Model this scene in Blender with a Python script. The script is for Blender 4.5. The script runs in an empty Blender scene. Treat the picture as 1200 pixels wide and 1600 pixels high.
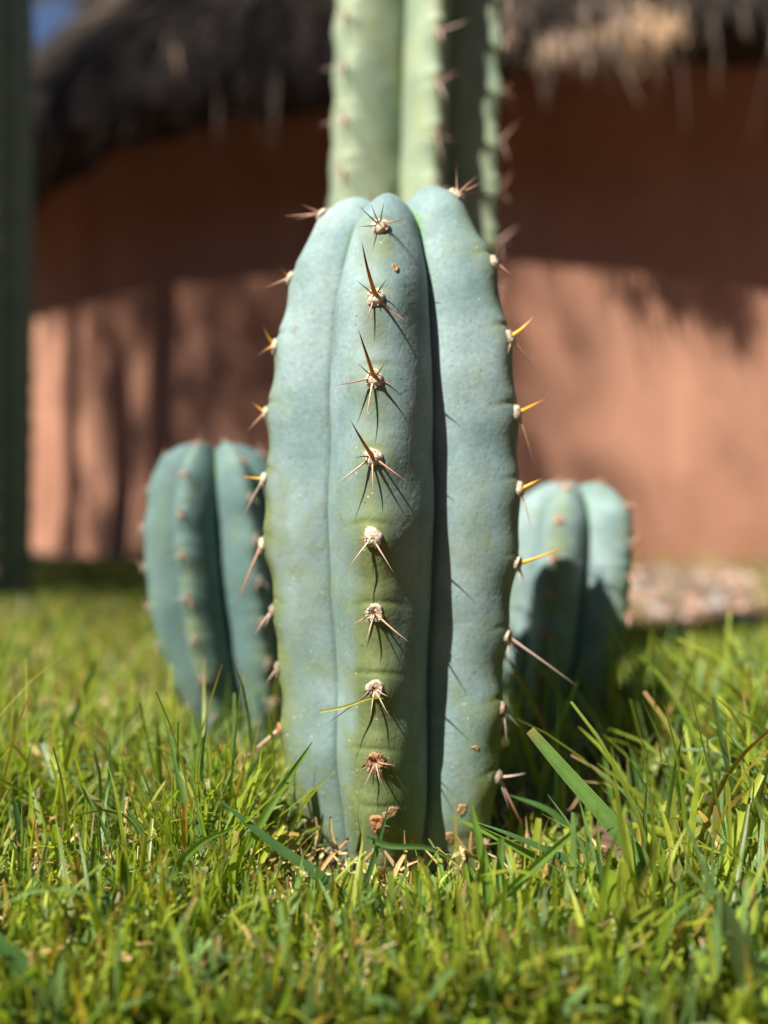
import bpy, math, random
import numpy as np
from mathutils import Vector, Quaternion, Matrix, noise

random.seed(7)
rng = np.random.default_rng(11)
R = math.radians
scene = bpy.context.scene
col = scene.collection

# ------------------------------------------------------------------ camera
CAM_Z, FPX = 0.18, 1202.0          # eye height, focal length in photo pixels (1200 x 1600)
cam_d = bpy.data.cameras.new('camera')
cam = bpy.data.objects.new('camera', cam_d); col.objects.link(cam)
cam_d.sensor_fit = 'VERTICAL'; cam_d.sensor_height = 36.0
cam_d.lens = FPX / 1600 * 36.0
cam_d.clip_start = 0.02; cam_d.clip_end = 3000
cam.location = (0, 0, CAM_Z); cam.rotation_euler = (R(90), 0, 0)
cam_d.dof.use_dof = True
cam_d.dof.focus_distance = 0.352
cam_d.dof.aperture_fstop = cam_d.lens / 10.8
scene.camera = cam

# ------------------------------------------------------------------ light
SUN_EL, SUN_AZ = R(51.0), R(226.0)           # azimuth clockwise from +Y
S = Vector((math.sin(SUN_AZ) * math.cos(SUN_EL), math.cos(SUN_AZ) * math.cos(SUN_EL), math.sin(SUN_EL)))
world = bpy.data.worlds.new('World'); scene.world = world; world.use_nodes = True
wn = world.node_tree.nodes; wl = world.node_tree.links
bg = wn['Background']
skyt = wn.new('ShaderNodeTexSky'); skyt.sky_type = 'NISHITA'; skyt.sun_disc = False
skyt.sun_elevation = SUN_EL; skyt.sun_rotation = SUN_AZ
skyt.altitude = 3500; skyt.dust_density = 0.2; skyt.air_density = 1.0
wl.new(skyt.outputs[0], bg.inputs[0]); bg.inputs[1].default_value = 0.062
sun_d = bpy.data.lights.new('sun', 'SUN'); sun_d.energy = 5.0; sun_d.angle = R(0.53)
sun_d.color = (1.0, 0.93, 0.82)
sun = bpy.data.objects.new('sun', sun_d); col.objects.link(sun)
sun.rotation_euler = S.to_track_quat('Z', 'Y').to_euler()
vs = scene.view_settings
vs.view_transform = 'Standard'; vs.look = 'None'; vs.gamma = 1.0; vs.use_curve_mapping = False
vs.exposure = 1.2
scene.cycles.use_denoising = True
scene.cycles.max_bounces = 8; scene.cycles.diffuse_bounces = 3
scene.cycles.sample_clamp_indirect = 6

# ------------------------------------------------------------------ helpers
def at(px, py, Y):
    """photo pixel -> point at depth Y"""
    return Vector(((px - 600) / FPX * Y, Y, CAM_Z + (800 - py) / FPX * Y))

def tag(o, label=None, cat=None, group=None, kind=None):
    if label: o['label'] = label
    if cat: o['category'] = cat
    if group: o['group'] = group
    if kind: o['kind'] = kind
    return o

def empty(name, loc):
    o = bpy.data.objects.new(name, None); col.objects.link(o)
    o.location = loc; o.empty_display_size = 0.02
    return o

def link(name, me, parent=None, loc=(0, 0, 0), q=None, sc=None):
    o = bpy.data.objects.new(name, me); col.objects.link(o)
    o.parent = parent; o.location = loc
    if q is not None:
        o.rotation_mode = 'QUATERNION'; o.rotation_quaternion = q
    if sc is not None: o.scale = sc
    return o

def mesh_np(name, V, F, mat, colr=None, smooth=True, extra=None):
    """V (n,3); F list of (m,k) int arrays"""
    me = bpy.data.meshes.new(name)
    V = np.asarray(V, dtype=np.float32).reshape(-1, 3)
    Fs = F if isinstance(F, (list, tuple)) else [F]
    Fs = [np.asarray(f, dtype=np.int32) for f in Fs if len(f)]
    me.vertices.add(len(V)); me.vertices.foreach_set('co', V.ravel())
    nl = sum(f.size for f in Fs); nf = sum(len(f) for f in Fs)
    me.loops.add(nl); me.polygons.add(nf)
    me.loops.foreach_set('vertex_index', np.concatenate([f.ravel() for f in Fs]))
    tot = np.concatenate([np.full(len(f), f.shape[1], dtype=np.int32) for f in Fs])
    st = np.concatenate([[0], np.cumsum(tot)[:-1]]).astype(np.int32)
    me.polygons.foreach_set('loop_start', st)
    me.polygons.foreach_set('loop_total', tot)
    me.polygons.foreach_set('use_smooth', np.full(nf, smooth))
    me.update(calc_edges=True)
    if colr is not None:
        a = me.color_attributes.new('Col', 'FLOAT_COLOR', 'POINT')
        c = np.ones((len(V), 4), dtype=np.float32); c[:, :3] = np.asarray(colr).reshape(-1, 3)
        a.data.foreach_set('color', c.ravel())
    me.materials.append(mat)
    return me

def grid_faces(nr, nc, wrap=False):
    i = np.arange(nr - 1)[:, None]; j = np.arange(nc if wrap else nc - 1)[None, :]
    j2 = (j + 1) % nc
    return np.stack([i * nc + j, i * nc + j2, (i + 1) * nc + j2, (i + 1) * nc + j], -1).reshape(-1, 4)

def tex_noise(P, scale, seed=0.0):
    return np.array([noise.noise(Vector((p[0] * scale + seed, p[1] * scale - seed, p[2] * scale + 2 * seed))) for p in P])

class NT:
    def __init__(s, name):
        s.m = bpy.data.materials.new(name); s.m.use_nodes = True
        s.t = s.m.node_tree; s.n = s.t.nodes; s.l = s.t.links
        s.b = s.n['Principled BSDF']; s.out = s.n['Material Output']
    def new(s, t, **kw):
        n = s.n.new(t)
        for k, v in kw.items():
            if hasattr(n, k): setattr(n, k, v)
        return n
    def put(s, a, b): s.l.new(a, b)
    def coord(s, which='Object'):
        return s.new('ShaderNodeTexCoord').outputs[which]
    def noise(s, scale, detail=4, rough=0.55, vec=None, stretch=None):
        n = s.new('ShaderNodeTexNoise'); n.inputs['Scale'].default_value = scale
        n.inputs['Detail'].default_value = detail; n.inputs['Roughness'].default_value = rough
        v = vec if vec is not None else s.coord()
        if stretch:
            mp = s.new('ShaderNodeMapping'); mp.inputs['Scale'].default_value = stretch
            s.put(v, mp.inputs[0]); v = mp.outputs[0]
        s.put(v, n.inputs['Vector']); return n.outputs['Fac']
    def ramp(s, fac, lo, hi, c0=(0, 0, 0, 1), c1=(1, 1, 1, 1)):
        r = s.new('ShaderNodeValToRGB'); e = r.color_ramp.elements
        e[0].position = lo; e[1].position = hi
        e[0].color = tuple(c0)[:3] + (1,); e[1].color = tuple(c1)[:3] + (1,)
        s.put(fac, r.inputs[0]); return r.outputs[0]
    def mix(s, fac, a, b, mode='MIX'):
        m = s.new('ShaderNodeMix', data_type='RGBA', blend_type=mode)
        for v, k in ((fac, 0), (a, 6), (b, 7)):
            if isinstance(v, (int, float)): m.inputs[k].default_value = v
            elif isinstance(v, tuple): m.inputs[k].default_value = v[:3] + (1,)
            else: s.put(v, m.inputs[k])
        return m.outputs[2]
    def math(s, op, a, b=0.0):
        m = s.new('ShaderNodeMath', operation=op)
        for v, k in ((a, 0), (b, 1)):
            if isinstance(v, (int, float)): m.inputs[k].default_value = v
            else: s.put(v, m.inputs[k])
        return m.outputs[0]
    def attr(s, name='Col'):
        return s.new('ShaderNodeAttribute', attribute_name=name)
    def bump(s, h, strength, dist, prev=None):
        b = s.new('ShaderNodeBump'); b.inputs['Strength'].default_value = strength
        b.inputs['Distance'].default_value = dist
        s.put(h, b.inputs['Height'])
        if prev is not None: s.put(prev, b.inputs['Normal'])
        return b.outputs[0]
    def finish(s, color=None, rough=0.6, normal=None, spec=0.5):
        if color is not None:
            if isinstance(color, tuple): s.b.inputs['Base Color'].default_value = color[:3] + (1,)
            else: s.put(color, s.b.inputs['Base Color'])
        if isinstance(rough, (int, float)): s.b.inputs['Roughness'].default_value = rough
        else: s.put(rough, s.b.inputs['Roughness'])
        s.b.inputs['Specular IOR Level'].default_value = spec
        if normal is not None: s.put(normal, s.b.inputs['Normal'])
        return s.m

# ------------------------------------------------------------------ materials
def skin_material(name, waxy, waxy2, green, green2, speck=1.0):
    t = NT(name)
    c = t.coord()
    sep = t.new('ShaderNodeSeparateColor'); t.put(t.attr().outputs['Color'], sep.inputs[0])
    gmask, dirt, new = sep.outputs[0], sep.outputs[1], sep.outputs[2]
    n1 = t.noise(22, 5, .6, c)
    n2 = t.noise(75, 5, .65, c)
    n3 = t.noise(420, 3, .6, c)
    wax = t.mix(t.ramp(n1, .34, .62), waxy, waxy2)
    nb_ = t.noise(48, 6, .7, c, (1, 1, .55))
    wax = t.mix(t.math('MULTIPLY', t.ramp(nb_, .52, .66), .45), wax, green2)
    grn = t.mix(t.ramp(n2, .35, .7), green, green2)
    # bloom rubbed away: mask broken up with fine noise
    g = t.math('ADD', gmask, t.math('MULTIPLY', t.math('SUBTRACT', n2, .5), .75))
    g = t.math('ADD', g, t.math('MULTIPLY', t.math('SUBTRACT', n3, .5), .55))
    base = t.mix(t.ramp(g, .22, .85), wax, grn)
    # powdery mottle
    base = t.mix(.4, base, t.ramp(n3, .28, .72, (.50, .53, .52), (1.28, 1.24, 1.22)), 'MULTIPLY')
    # vertical faint streaks of bloom
    st = t.noise(60, 4, .6, c, (1, 1, .12))
    base = t.mix(.4, base, t.ramp(st, .3, .7, (.72, .75, .74), (1.15, 1.14, 1.12)), 'MULTIPLY')
    # fresh bright green skin deep in the top of the furrows
    base = t.mix(new, base, (.16, .34, .03))
    # pale corky dust and brown scab near the soil
    d = t.math('ADD', dirt, t.math('MULTIPLY', t.math('SUBTRACT', t.noise(90, 6, .7, c), .5), 1.2))
    base = t.mix(t.ramp(d, .60, .92), base, (.17, .115, .065))
    # corky brown scuffs, a few up the stem and many near the soil
    sc_ = t.math('ADD', t.noise(34, 7, .75, c, (1, 1, .6)), t.math('MULTIPLY', dirt, .16))
    base = t.mix(t.math('MULTIPLY', t.ramp(sc_, .705, .735), .85), base, t.mix(t.ramp(n3, .4, .6), (.15, .09, .045), (.34, .26, .17)))
    vor = t.new('ShaderNodeTexVoronoi', feature='F1'); vor.inputs['Scale'].default_value = 520
    t.put(c, vor.inputs['Vector'])
    sp = t.new('ShaderNodeSeparateColor'); t.put(vor.outputs['Color'], sp.inputs[0])
    spots = t.math('MULTIPLY', t.math('LESS_THAN', vor.outputs['Distance'], .30), t.math('GREATER_THAN', t.math('ADD', sp.outputs[0], t.math('MULTIPLY', dirt, .20)), .992))
    base = t.mix(t.math('MULTIPLY', spots, .8), base, (.42, .42, .36))
    vor2 = t.new('ShaderNodeTexVoronoi', feature='F1'); vor2.inputs['Scale'].default_value = 420
    t.put(c, vor2.inputs['Vector'])
    sp2 = t.new('ShaderNodeSeparateColor'); t.put(vor2.outputs['Color'], sp2.inputs[0])
    dk = t.math('MULTIPLY', t.math('LESS_THAN', t.math('ADD', vor2.outputs['Distance'], t.math('MULTIPLY', n3, .12)), t.math('MULTIPLY', sp2.outputs[1], .26)), t.math('GREATER_THAN', sp2.outputs[0], .72))
    base = t.mix(t.math('MULTIPLY', dk, .75 * speck), base, (.035, .05, .035))
    nm = t.bump(n3, .22, .0006)
    nm = t.bump(n2, .35, .0016, nm)
    # fine criss-cross wrinkles in the skin
    wv = t.new('ShaderNodeTexVoronoi', feature='DISTANCE_TO_EDGE'); wv.inputs['Scale'].default_value = 110
    mp = t.new('ShaderNodeMapping'); mp.inputs['Scale'].default_value = (1, 1, .45)
    t.put(c, mp.inputs[0]); t.put(mp.outputs[0], wv.inputs['Vector'])
    nm = t.bump(t.ramp(wv.outputs['Distance'], .0, .07), .10, .0005, nm)
    m = t.finish(base, t.ramp(n2, .3, .7, (.55,) * 3, (.75,) * 3), nm, .25)
    t.b.inputs['Subsurface Weight'].default_value = .03
    t.b.inputs['Subsurface Radius'].default_value = (.5, 1.0, .6)
    t.b.inputs['Subsurface Scale'].default_value = .003
    return m

M = {}
M['skin'] = skin_material('cactus_skin', (.142, .236, .248), (.258, .356, .370), (.112, .150, .058), (.175, .220, .095))
M['skin_pale'] = skin_material('cactus_skin_pale', (.20, .28, .20), (.31, .38, .26), (.24, .30, .11), (.33, .37, .17), .4)
M['skin_left'] = skin_material('cactus_skin_left', (.085, .160, .165), (.125, .205, .20), (.12, .16, .06), (.16, .20, .09), .5)  # darker copy of the main skin, for the small left cactus
M['skin_dark'] = skin_material('cactus_skin_dark', (.15, .22, .17), (.19, .26, .20), (.10, .14, .06), (.12, .16, .07), .4)

t = NT('areole_felt')
n = t.noise(900, 4, .7)
M['felt'] = t.finish(t.mix(t.ramp(n, .35, .65), t.mix(1.0, t.attr().outputs['Color'], (.62, .57, .52), 'MULTIPLY'), t.attr().outputs['Color']), .95, t.bump(n, .8, .0015), .1)

t = NT('spine_horn')
n = t.noise(14, 3, .6, t.coord('Object'), (1, 1, 12))
M['spine'] = t.finish(t.mix(.5, t.attr().outputs['Color'], t.ramp(n, .3, .7, (.6, .58, .55), (1.2, 1.2, 1.2)), 'MULTIPLY'), .42, None, .4)
t.b.inputs['Subsurface Weight'].default_value = .12
t.b.inputs['Subsurface Scale'].default_value = .001

t = NT('grass_leaf')
a = t.attr().outputs['Color']
uvn = t.attr('vein').outputs['Fac']
wv = t.math('SINE', t.math('MULTIPLY', uvn, 40.0))
n = t.noise(160, 3, .6)
base = t.mix(.55, a, t.ramp(n, .3, .7, (.72, .74, .66), (1.22, 1.2, 1.2)), 'MULTIPLY')
base = t.mix(.5, base, t.ramp(t.math('MULTIPLY', t.math('ADD', wv, 1.0), .5), .1, .9, (.78, .80, .74), (1.12, 1.12, 1.1)), 'MULTIPLY')
t.finish(base, .34, t.bump(wv, .25, .0006), .5)
tr = t.new('ShaderNodeBsdfTranslucent'); t.put(t.mix(1.0, base, (1.5, 1.45, .6), 'MULTIPLY'), tr.inputs[0])
mx = t.new('ShaderNodeMixShader'); mx.inputs[0].default_value = .46
t.put(t.b.outputs[0], mx.inputs[1]); t.put(tr.outputs[0], mx.inputs[2]); t.put(mx.outputs[0], t.out.inputs[0])
M['grass'] = t.m

t = NT('dry_straw')
a = t.attr().outputs['Color']; n = t.noise(220, 3, .6)
M['straw'] = t.finish(t.mix(.6, a, t.ramp(n, .3, .7, (.6, .58, .55), (1.2, 1.2, 1.2)), 'MULTIPLY'), .7, None, .25)

t = NT('soil')
n = t.noise(30, 8, .7); n2 = t.noise(2.2, 4, .6)
c = t.mix(t.ramp(n, .3, .7), (.035, .022, .013), (.15, .095, .055))
c = t.mix(t.ramp(n2, .42, .62), c, t.mix(t.ramp(n, .35, .65), (.13, .075, .05), (.26, .16, .11)))
M['soil'] = t.finish(c, .95, t.bump(n, .8, .01), .15)

t = NT('pebble')
n = t.noise(60, 4, .6)
M['pebble'] = t.finish(t.mix(.6, t.attr().outputs['Color'], t.ramp(n, .3, .7, (.6, .6, .6), (1.2, 1.2, 1.2)), 'MULTIPLY'), .85, t.bump(n, .4, .003), .3)

t = NT('adobe_plaster')
n = t.noise(1.3, 6, .6); n2 = t.noise(35, 6, .7); n3 = t.noise(2.5, 5, .65, None, (1, 1, .25))
c = t.mix(t.ramp(n, .36, .64), (.330, .165, .110), (.440, .232, .158))
c = t.mix(t.ramp(n3, .48, .70), c, (.32, .155, .105))
c = t.mix(.35, c, t.ramp(n2, .3, .7, (.65, .63, .6), (1.2, 1.2, 1.2)), 'MULTIPLY')
M['adobe'] = t.finish(c, .92, t.bump(n2, .5, .008), .2)

t = NT('weathered_thatch')
n = t.noise(3.0, 5, .65); n2 = t.noise(60, 4, .7)
c = t.mix(t.ramp(n2, .3, .7), (.020, .016, .015), (.075, .062, .055))
M['thatch'] = t.finish(c, .95, t.bump(n2, 1.0, .02), .1)
t = NT('thatch_straw')
M['thatch_straw'] = t.finish(t.attr().outputs['Color'], .8, None, .2)
t = NT('roof_timber')
n = t.noise(20, 5, .6, None, (1, 1, .1))
M['timber'] = t.finish(t.mix(n, (.03, .018, .01), (.09, .05, .03)), .85)
t = NT('cork_scab')
n = t.noise(1200, 3, .6)
M['scab'] = t.finish(t.mix(t.ramp(n, .35, .65), (.16, .08, .03), (.55, .38, .20)), .8, t.bump(n, .6, .001), .2)
t = NT('cloud_white')
M['cloud'] = t.finish((.85, .85, .86), 1.0, None, 0)

# ------------------------------------------------------------------ ground
def ground_h(x, y):
    d = np.hypot(x, y)
    h = .006 * np.sin(x * 5.1 + 1.3) * np.cos(y * 4.3 + .4) + .004 * np.sin(x * 13 + y * 9.0)
    return h * np.clip((12 - d) / 8, 0, 1) * np.clip((d - .2) / .4, .25, 1) - .004

k = np.linspace(-1, 1, 161)
ax_ = np.sinh(k * 7.2) / math.sinh(7.2) * 600
GX, GY = np.meshgrid(ax_, ax_ + 1.0)
V = np.stack([GX, GY, ground_h(GX, GY)], -1)
g = link('ground', mesh_np('ground', V, grid_faces(161, 161), M['soil']))
tag(g, 'bare brown soil ground under the lawn', kind='structure')

# ------------------------------------------------------------------ hut
HUT_D, HUT_R = 2.5, 3.6
HC = Vector((0.98, HUT_D + HUT_R, 0))
hut = empty('round_hut', HC)
tag(hut, 'round terracotta adobe hut with a grey thatched roof behind the cacti', 'hut')

def revolve(prof, nseg, rad_noise=None):
    th = np.linspace(0, 2 * math.pi, nseg, endpoint=False)
    P = np.asarray(prof)
    r = P[:, 0][:, None] * np.ones_like(th)[None]; z = P[:, 1][:, None] * np.ones_like(th)[None]
    if rad_noise is not None:
        dr, dz = rad_noise(th[None] + 0 * r, z, r); r = r + dr; z = z + dz
    return np.stack([r * np.sin(th), -r * np.cos(th), z], -1)

def wall_noise(th, z, r):
    x, y = th * HUT_R, z
    d = .007 * np.sin(x * 2.3 + 1.1 * np.sin(y * 2)) + .004 * np.sin(x * 5.7 + y * 3.1) + .006 * np.sin(y * 7.3 + x * 1.7) + .001 * np.sin(x * 17 + y * 11)
    return d, 0 * z
zs = np.concatenate([np.linspace(-.25, 1.68, 44)])
Wv = revolve([(HUT_R + (.05 * max(0, .25 - z)), z) for z in zs], 720, wall_noise)
link('wall', mesh_np('wall', Wv, grid_faces(len(zs), 720, True), M['adobe']), hut)

EAVE_O, EAVE_Z = .355, 1.48
RE = HUT_R + EAVE_O
PITCH = R(55)
prof = [(HUT_R - .15, EAVE_Z + .33), (HUT_R + .03, EAVE_Z + .13), (RE - .12, EAVE_Z + .02), (RE - .04, EAVE_Z), (RE + .005, EAVE_Z + .05), (RE + .015, EAVE_Z + .13), (RE - .02, EAVE_Z + .22), (RE - .09, EAVE_Z + .32)]
r0_, z0_ = RE - .09, EAVE_Z + .32
for q in np.linspace(0.03, 1, 40):
    prof.append((r0_ * (1 - q), z0_ + q * r0_ * math.tan(PITCH)))
def roof_noise(th, z, r):
    x = th * RE
    d = .035 * np.sin(x * 3.1 + .7) + .02 * np.sin(x * 9.7 + z * 2) + .012 * np.sin(x * 23 + z * 5) + .006 * np.sin(x * 61)
    f = np.clip(r / RE, 0, 1)
    return d * f * .35, d * f * .6
Rv = revolve(prof, 900, roof_noise)
roof = link('roof', mesh_np('roof', Rv, grid_faces(len(prof), 900, True), M['thatch']), hut)

# thatch straws lying down the slope and hanging over the eave
def ribbons(P0, D, Lb, Wd, sag, nseg, side, colr, mat, name, parent, kind='stuff'):
    N = len(P0); tt = np.linspace(0, 1, nseg + 1)
    C = P0[:, None] + D[:, None] * (Lb[:, None] * tt)[..., None]
    C[..., 2] -= sag[:, None] * tt ** 2
    w = Wd[:, None] * (1 - .75 * tt ** 2)
    A = C - side[:, None] * w[..., None] * .5; B = C + side[:, None] * w[..., None] * .5
    V = np.stack([A, B], 2).reshape(-1, 3)
    b = (np.arange(N) * (nseg + 1) * 2)[:, None]; i = (np.arange(nseg) * 2)[None]
    F = np.stack([b + i, b + i + 1, b + i + 3, b + i + 2], -1).reshape(-1, 4)
    cc = np.repeat(colr, (nseg + 1) * 2, 0)
    o = link(name, mesh_np(name, V, F, mat, cc, smooth=False), parent)
    if kind: o['kind'] = kind
    return o

def thatch_patch(N, thr, srange, name, pale, parent):
    th = rng.uniform(*thr, N); s = rng.uniform(*srange, N) ** 1.0
    rr = RE + .0 - s * math.cos(PITCH); zz = EAVE_Z + .30 + s * math.sin(PITCH)
    edge = np.clip(1 - s / .12, 0, 1)
    rr = rr - .02 * (1 - edge) ; zz = zz - edge * rng.uniform(0, .30, N) + .02
    dn = PITCH + rng.normal(0, .16, N) + edge * rng.uniform(.15, .75, N)
    dth = rng.normal(0, .22, N)
    rad = np.stack([np.sin(th), -np.cos(th), 0 * th], -1); tan = np.stack([np.cos(th), np.sin(th), 0 * th], -1)
    D = rad * (np.cos(dn))[:, None] + tan * dth[:, None]; D[:, 2] = -np.sin(dn)
    D /= np.linalg.norm(D, axis=1)[:, None]
    P0 = rad * rr[:, None]; P0[:, 2] = zz
    side = tan + rng.normal(0, .5, (N, 3)); side /= np.linalg.norm(side, axis=1)[:, None]
    b = rng.uniform(0, 1, N) ** 1.3 * (.55 + .6 * np.clip(th * 3 + .5, 0, 1))
    gz = np.array([.5 + .9 * noise.noise(Vector((a * 9, c * 2.2, 3.1))) for a, c in zip(th, s)])
    dark = np.array((.048, .037, .030)); mid = np.array((.38, .30, .245)); tan_c = np.array((.42, .27, .15))
    colr = dark + (mid - dark) * np.clip(gz * 1.0 * b + .22 * b, 0, 1)[:, None]
    kk = (rng.uniform(0, 1, N) < pale)[:, None]
    colr = np.where(kk, tan_c * rng.uniform(.45, 1.1, (N, 1)), colr)
    return ribbons(P0, D, rng.uniform(.10, .34, N), rng.uniform(.003, .010, N), rng.uniform(0, .05, N), 3, side, colr, M['thatch_straw'], name, parent)
thatch_patch(30000, (-1.0, .80), (0, 1.6), 'thatch_straws', .015, roof)
# a loose tan tuft hanging from the eave on the right
N = 400
cl_ = []
for q in range(16):
    cx_ = rng.uniform(790, 1090); cp = np.array(at(cx_, rng.uniform(15, 80), 2.16) - HC); n_ = int(rng.uniform(30, 80))
    p_ = cp + rng.normal(0, 1, (n_, 3)) * np.array((.022, .03, .02))
    d_ = np.stack([rng.normal(0, .25, n_), rng.normal(-.15, .2, n_), np.full(n_, -1.0)], -1); d_ /= np.linalg.norm(d_, axis=1)[:, None]
    s_ = rng.normal(0, 1, (n_, 3)); s_ /= np.linalg.norm(s_, axis=1)[:, None]
    c_ = np.array([(.40, .30, .23), (.30, .25, .22), (.50, .34, .21)][q % 3])
    ribbons(p_, d_, rng.uniform(.02, .075, n_), rng.uniform(.003, .008, n_), rng.uniform(-.02, .03, n_), 3, s_, c_ * rng.uniform(.5, 1.2, (n_, 1)), M['thatch_straw'], 'straw_tuft', roof)
c0 = at(1012, 52, 2.13) - HC
P0 = np.array(c0) + rng.normal(0, 1, (N, 3)) * np.array((.042, .03, .028))
D = np.stack([rng.normal(-.10, .22, N), rng.normal(-.15, .2, N), np.full(N, -1.0)], -1); D /= np.linalg.norm(D, axis=1)[:, None]
sd = rng.normal(0, 1, (N, 3)); sd /= np.linalg.norm(sd, axis=1)[:, None]
ribbons(P0, D, rng.uniform(.02, .065, N), rng.uniform(.003, .008, N), rng.uniform(-.02, .03, N), 3, sd, np.array((.66, .45, .27)) * rng.uniform(.5, 1.15, (N, 1)), M['thatch_straw'], 'straw_tuft', roof)

# ------------------------------------------------------------------ cacti
def catmull(P, n):
    P = np.asarray(P, float)
    Q = np.vstack([2 * P[0] - P[1], P, 2 * P[-1] - P[-2]])
    out = []
    for i in range(1, len(Q) - 2):
        tt = np.linspace(0, 1, 40, endpoint=False)[:, None]
        p0, p1, p2, p3 = Q[i - 1], Q[i], Q[i + 1], Q[i + 2]
        out.append(.5 * ((2 * p1) + (-p0 + p2) * tt + (2 * p0 - 5 * p1 + 4 * p2 - p3) * tt ** 2 + (-p0 + 3 * p1 - 3 * p2 + p3) * tt ** 3))
    out = np.vstack(out + [P[-1:]])
    s = np.concatenate([[0], np.cumsum(np.linalg.norm(np.diff(out, axis=0), axis=1))])
    si = np.linspace(0, s[-1], n)
    return np.stack([np.interp(si, s, out[:, k]) for k in range(out.shape[1])], -1), si

SPINE_COLS = {
    'golden': [(.80, .42, .03), (.70, .30, .02), (.42, .13, .02), (.07, .03, .015), (.03, .018, .012)],
    'yellow': [(.85, .50, .03), (.88, .50, .03), (.80, .38, .03), (.50, .20, .04), (.25, .10, .04)],
    'tan': [(.55, .36, .27), (.50, .28, .20), (.45, .22, .15), (.28, .13, .09), (.08, .04, .03)],
    'cream': [(.66, .54, .38), (.66, .50, .36), (.58, .42, .30), (.45, .30, .22), (.20, .12, .09)],
    'dark': [(.10, .055, .045), (.08, .045, .04), (.06, .035, .03), (.04, .025, .02), (.03, .02, .015)],
    'grey': [(.42, .36, .32), (.40, .33, .30), (.38, .31, .28), (.32, .25, .22), (.20, .14, .12)],
    'pink': [(.70, .52, .45), (.70, .50, .44), (.66, .48, .43), (.62, .46, .42), (.5, .38, .35)],
}
def spine_mesh(kind, bend, seed):
    r_ = random.Random(seed); ns, sd = 7, 7
    V, C = [], []
    for i in range(ns):
        u = i / (ns - 1)
        rad = (1 - u) ** .8 * (1 + .25 * math.exp(-(u / .06) ** 2)) + .02
        cx = bend * u * u + .12 * math.sin(u * 7 + seed); cy = .12 * math.cos(u * 5 + seed)
        f = u * 4; a = min(int(f), 3); q = f - a
        cA, cB = SPINE_COLS[kind][a], SPINE_COLS[kind][a + 1]
        for j in range(sd):
            w = 2 * math.pi * j / sd
            V.append((cx + rad * math.cos(w), cy + rad * math.sin(w), u)); C.append([cA[k] * (1 - q) + cB[k] * q for k in range(3)])
    return mesh_np('spine', np.array(V), grid_faces(ns, sd, True), M['spine'], np.array(C))
SPINES = {k: [spine_mesh(k, b, i) for i, b in enumerate((-1.6, .3, 1.8))] for k in SPINE_COLS}

def areole_mesh(seed, hollow=0.0, tint=(.93, .82, .66), frayed=False):
    r_ = random.Random(seed); nr, nc = 8, 16
    V, C = [], []
    for i in range(nr):
        u = i / (nr - 1)
        for j in range(nc):
            w = 2 * math.pi * j / nc
            rad = .0043 * math.cos(u * math.pi / 2) ** .7 * (1 + .10 * math.sin(3 * w + seed) + r_.uniform(-.10, .10))
            h = .0030 * math.sin(u * math.pi / 2) + r_.uniform(-.00035, .00035) - .0008
            if hollow: h -= hollow * .0022 * max(0, (u - .45) / .55)
            V.append((rad * math.cos(w), rad * math.sin(w) * 1.05, h))
            c = r_.uniform(.62, 1.12)
            k = max(0, (u - .6) / .4) * hollow
            low = .65 + .35 * min(1, u / .3)
            C.append([tint[q] * c * low * (1 - k) + (.45, .17, .06)[q] * k for q in range(3)])
    F = [grid_faces(nr, nc, True)]
    V = np.array(V); C = np.array(C)
    # tufts of wool: small flat hairs on the cushion
    tv, tf, tc = [], [], []
    n0 = len(V)
    for q in range(46 if not frayed else 80):
        a = r_.uniform(0, 6.283); rr = .0044 * math.sqrt(r_.uniform(.05, 1))
        z = .0019 * (1 - (rr / .0046) ** 2)
        L = r_.uniform(.0008, .0021) * (1.9 if frayed else 1)
        dx, dy, dz = math.cos(a) * .7 + r_.uniform(-.7, .7), math.sin(a) * .7 + r_.uniform(-.7, .7), r_.uniform(.1, .9)
        b = n0 + len(tv); ww = .00022
        p = (rr * math.cos(a), rr * math.sin(a), z)
        tv += [(p[0] - ww, p[1] + ww, p[2]), (p[0] + ww, p[1] - ww, p[2]), (p[0] + dx * L, p[1] + dy * L, p[2] + dz * L)]
        tf.append((b, b + 1, b + 2)); k = r_.uniform(.6, 1.25)
        tc += [[min(.9, tint[i] * k) for i in range(3)]] * 3
    V = np.vstack([V, tv]); C = np.vstack([C, tc]); F.append(np.array(tf))
    return mesh_np('areole', V, F, M['felt'], C)
AREOLES = {'fresh': [areole_mesh(i) for i in (1, 2, 3)], 'hollow': [areole_mesh(i, 1.0) for i in (4, 5)],
           'orange': [areole_mesh(i, .9, (.62, .33, .17)) for i in (6, 7)], 'frayed': [areole_mesh(8, .9, (.60, .36, .20), True)],
           'pink': [areole_mesh(i, 0, (.52, .42, .35)) for i in (9, 10)]}

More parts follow.
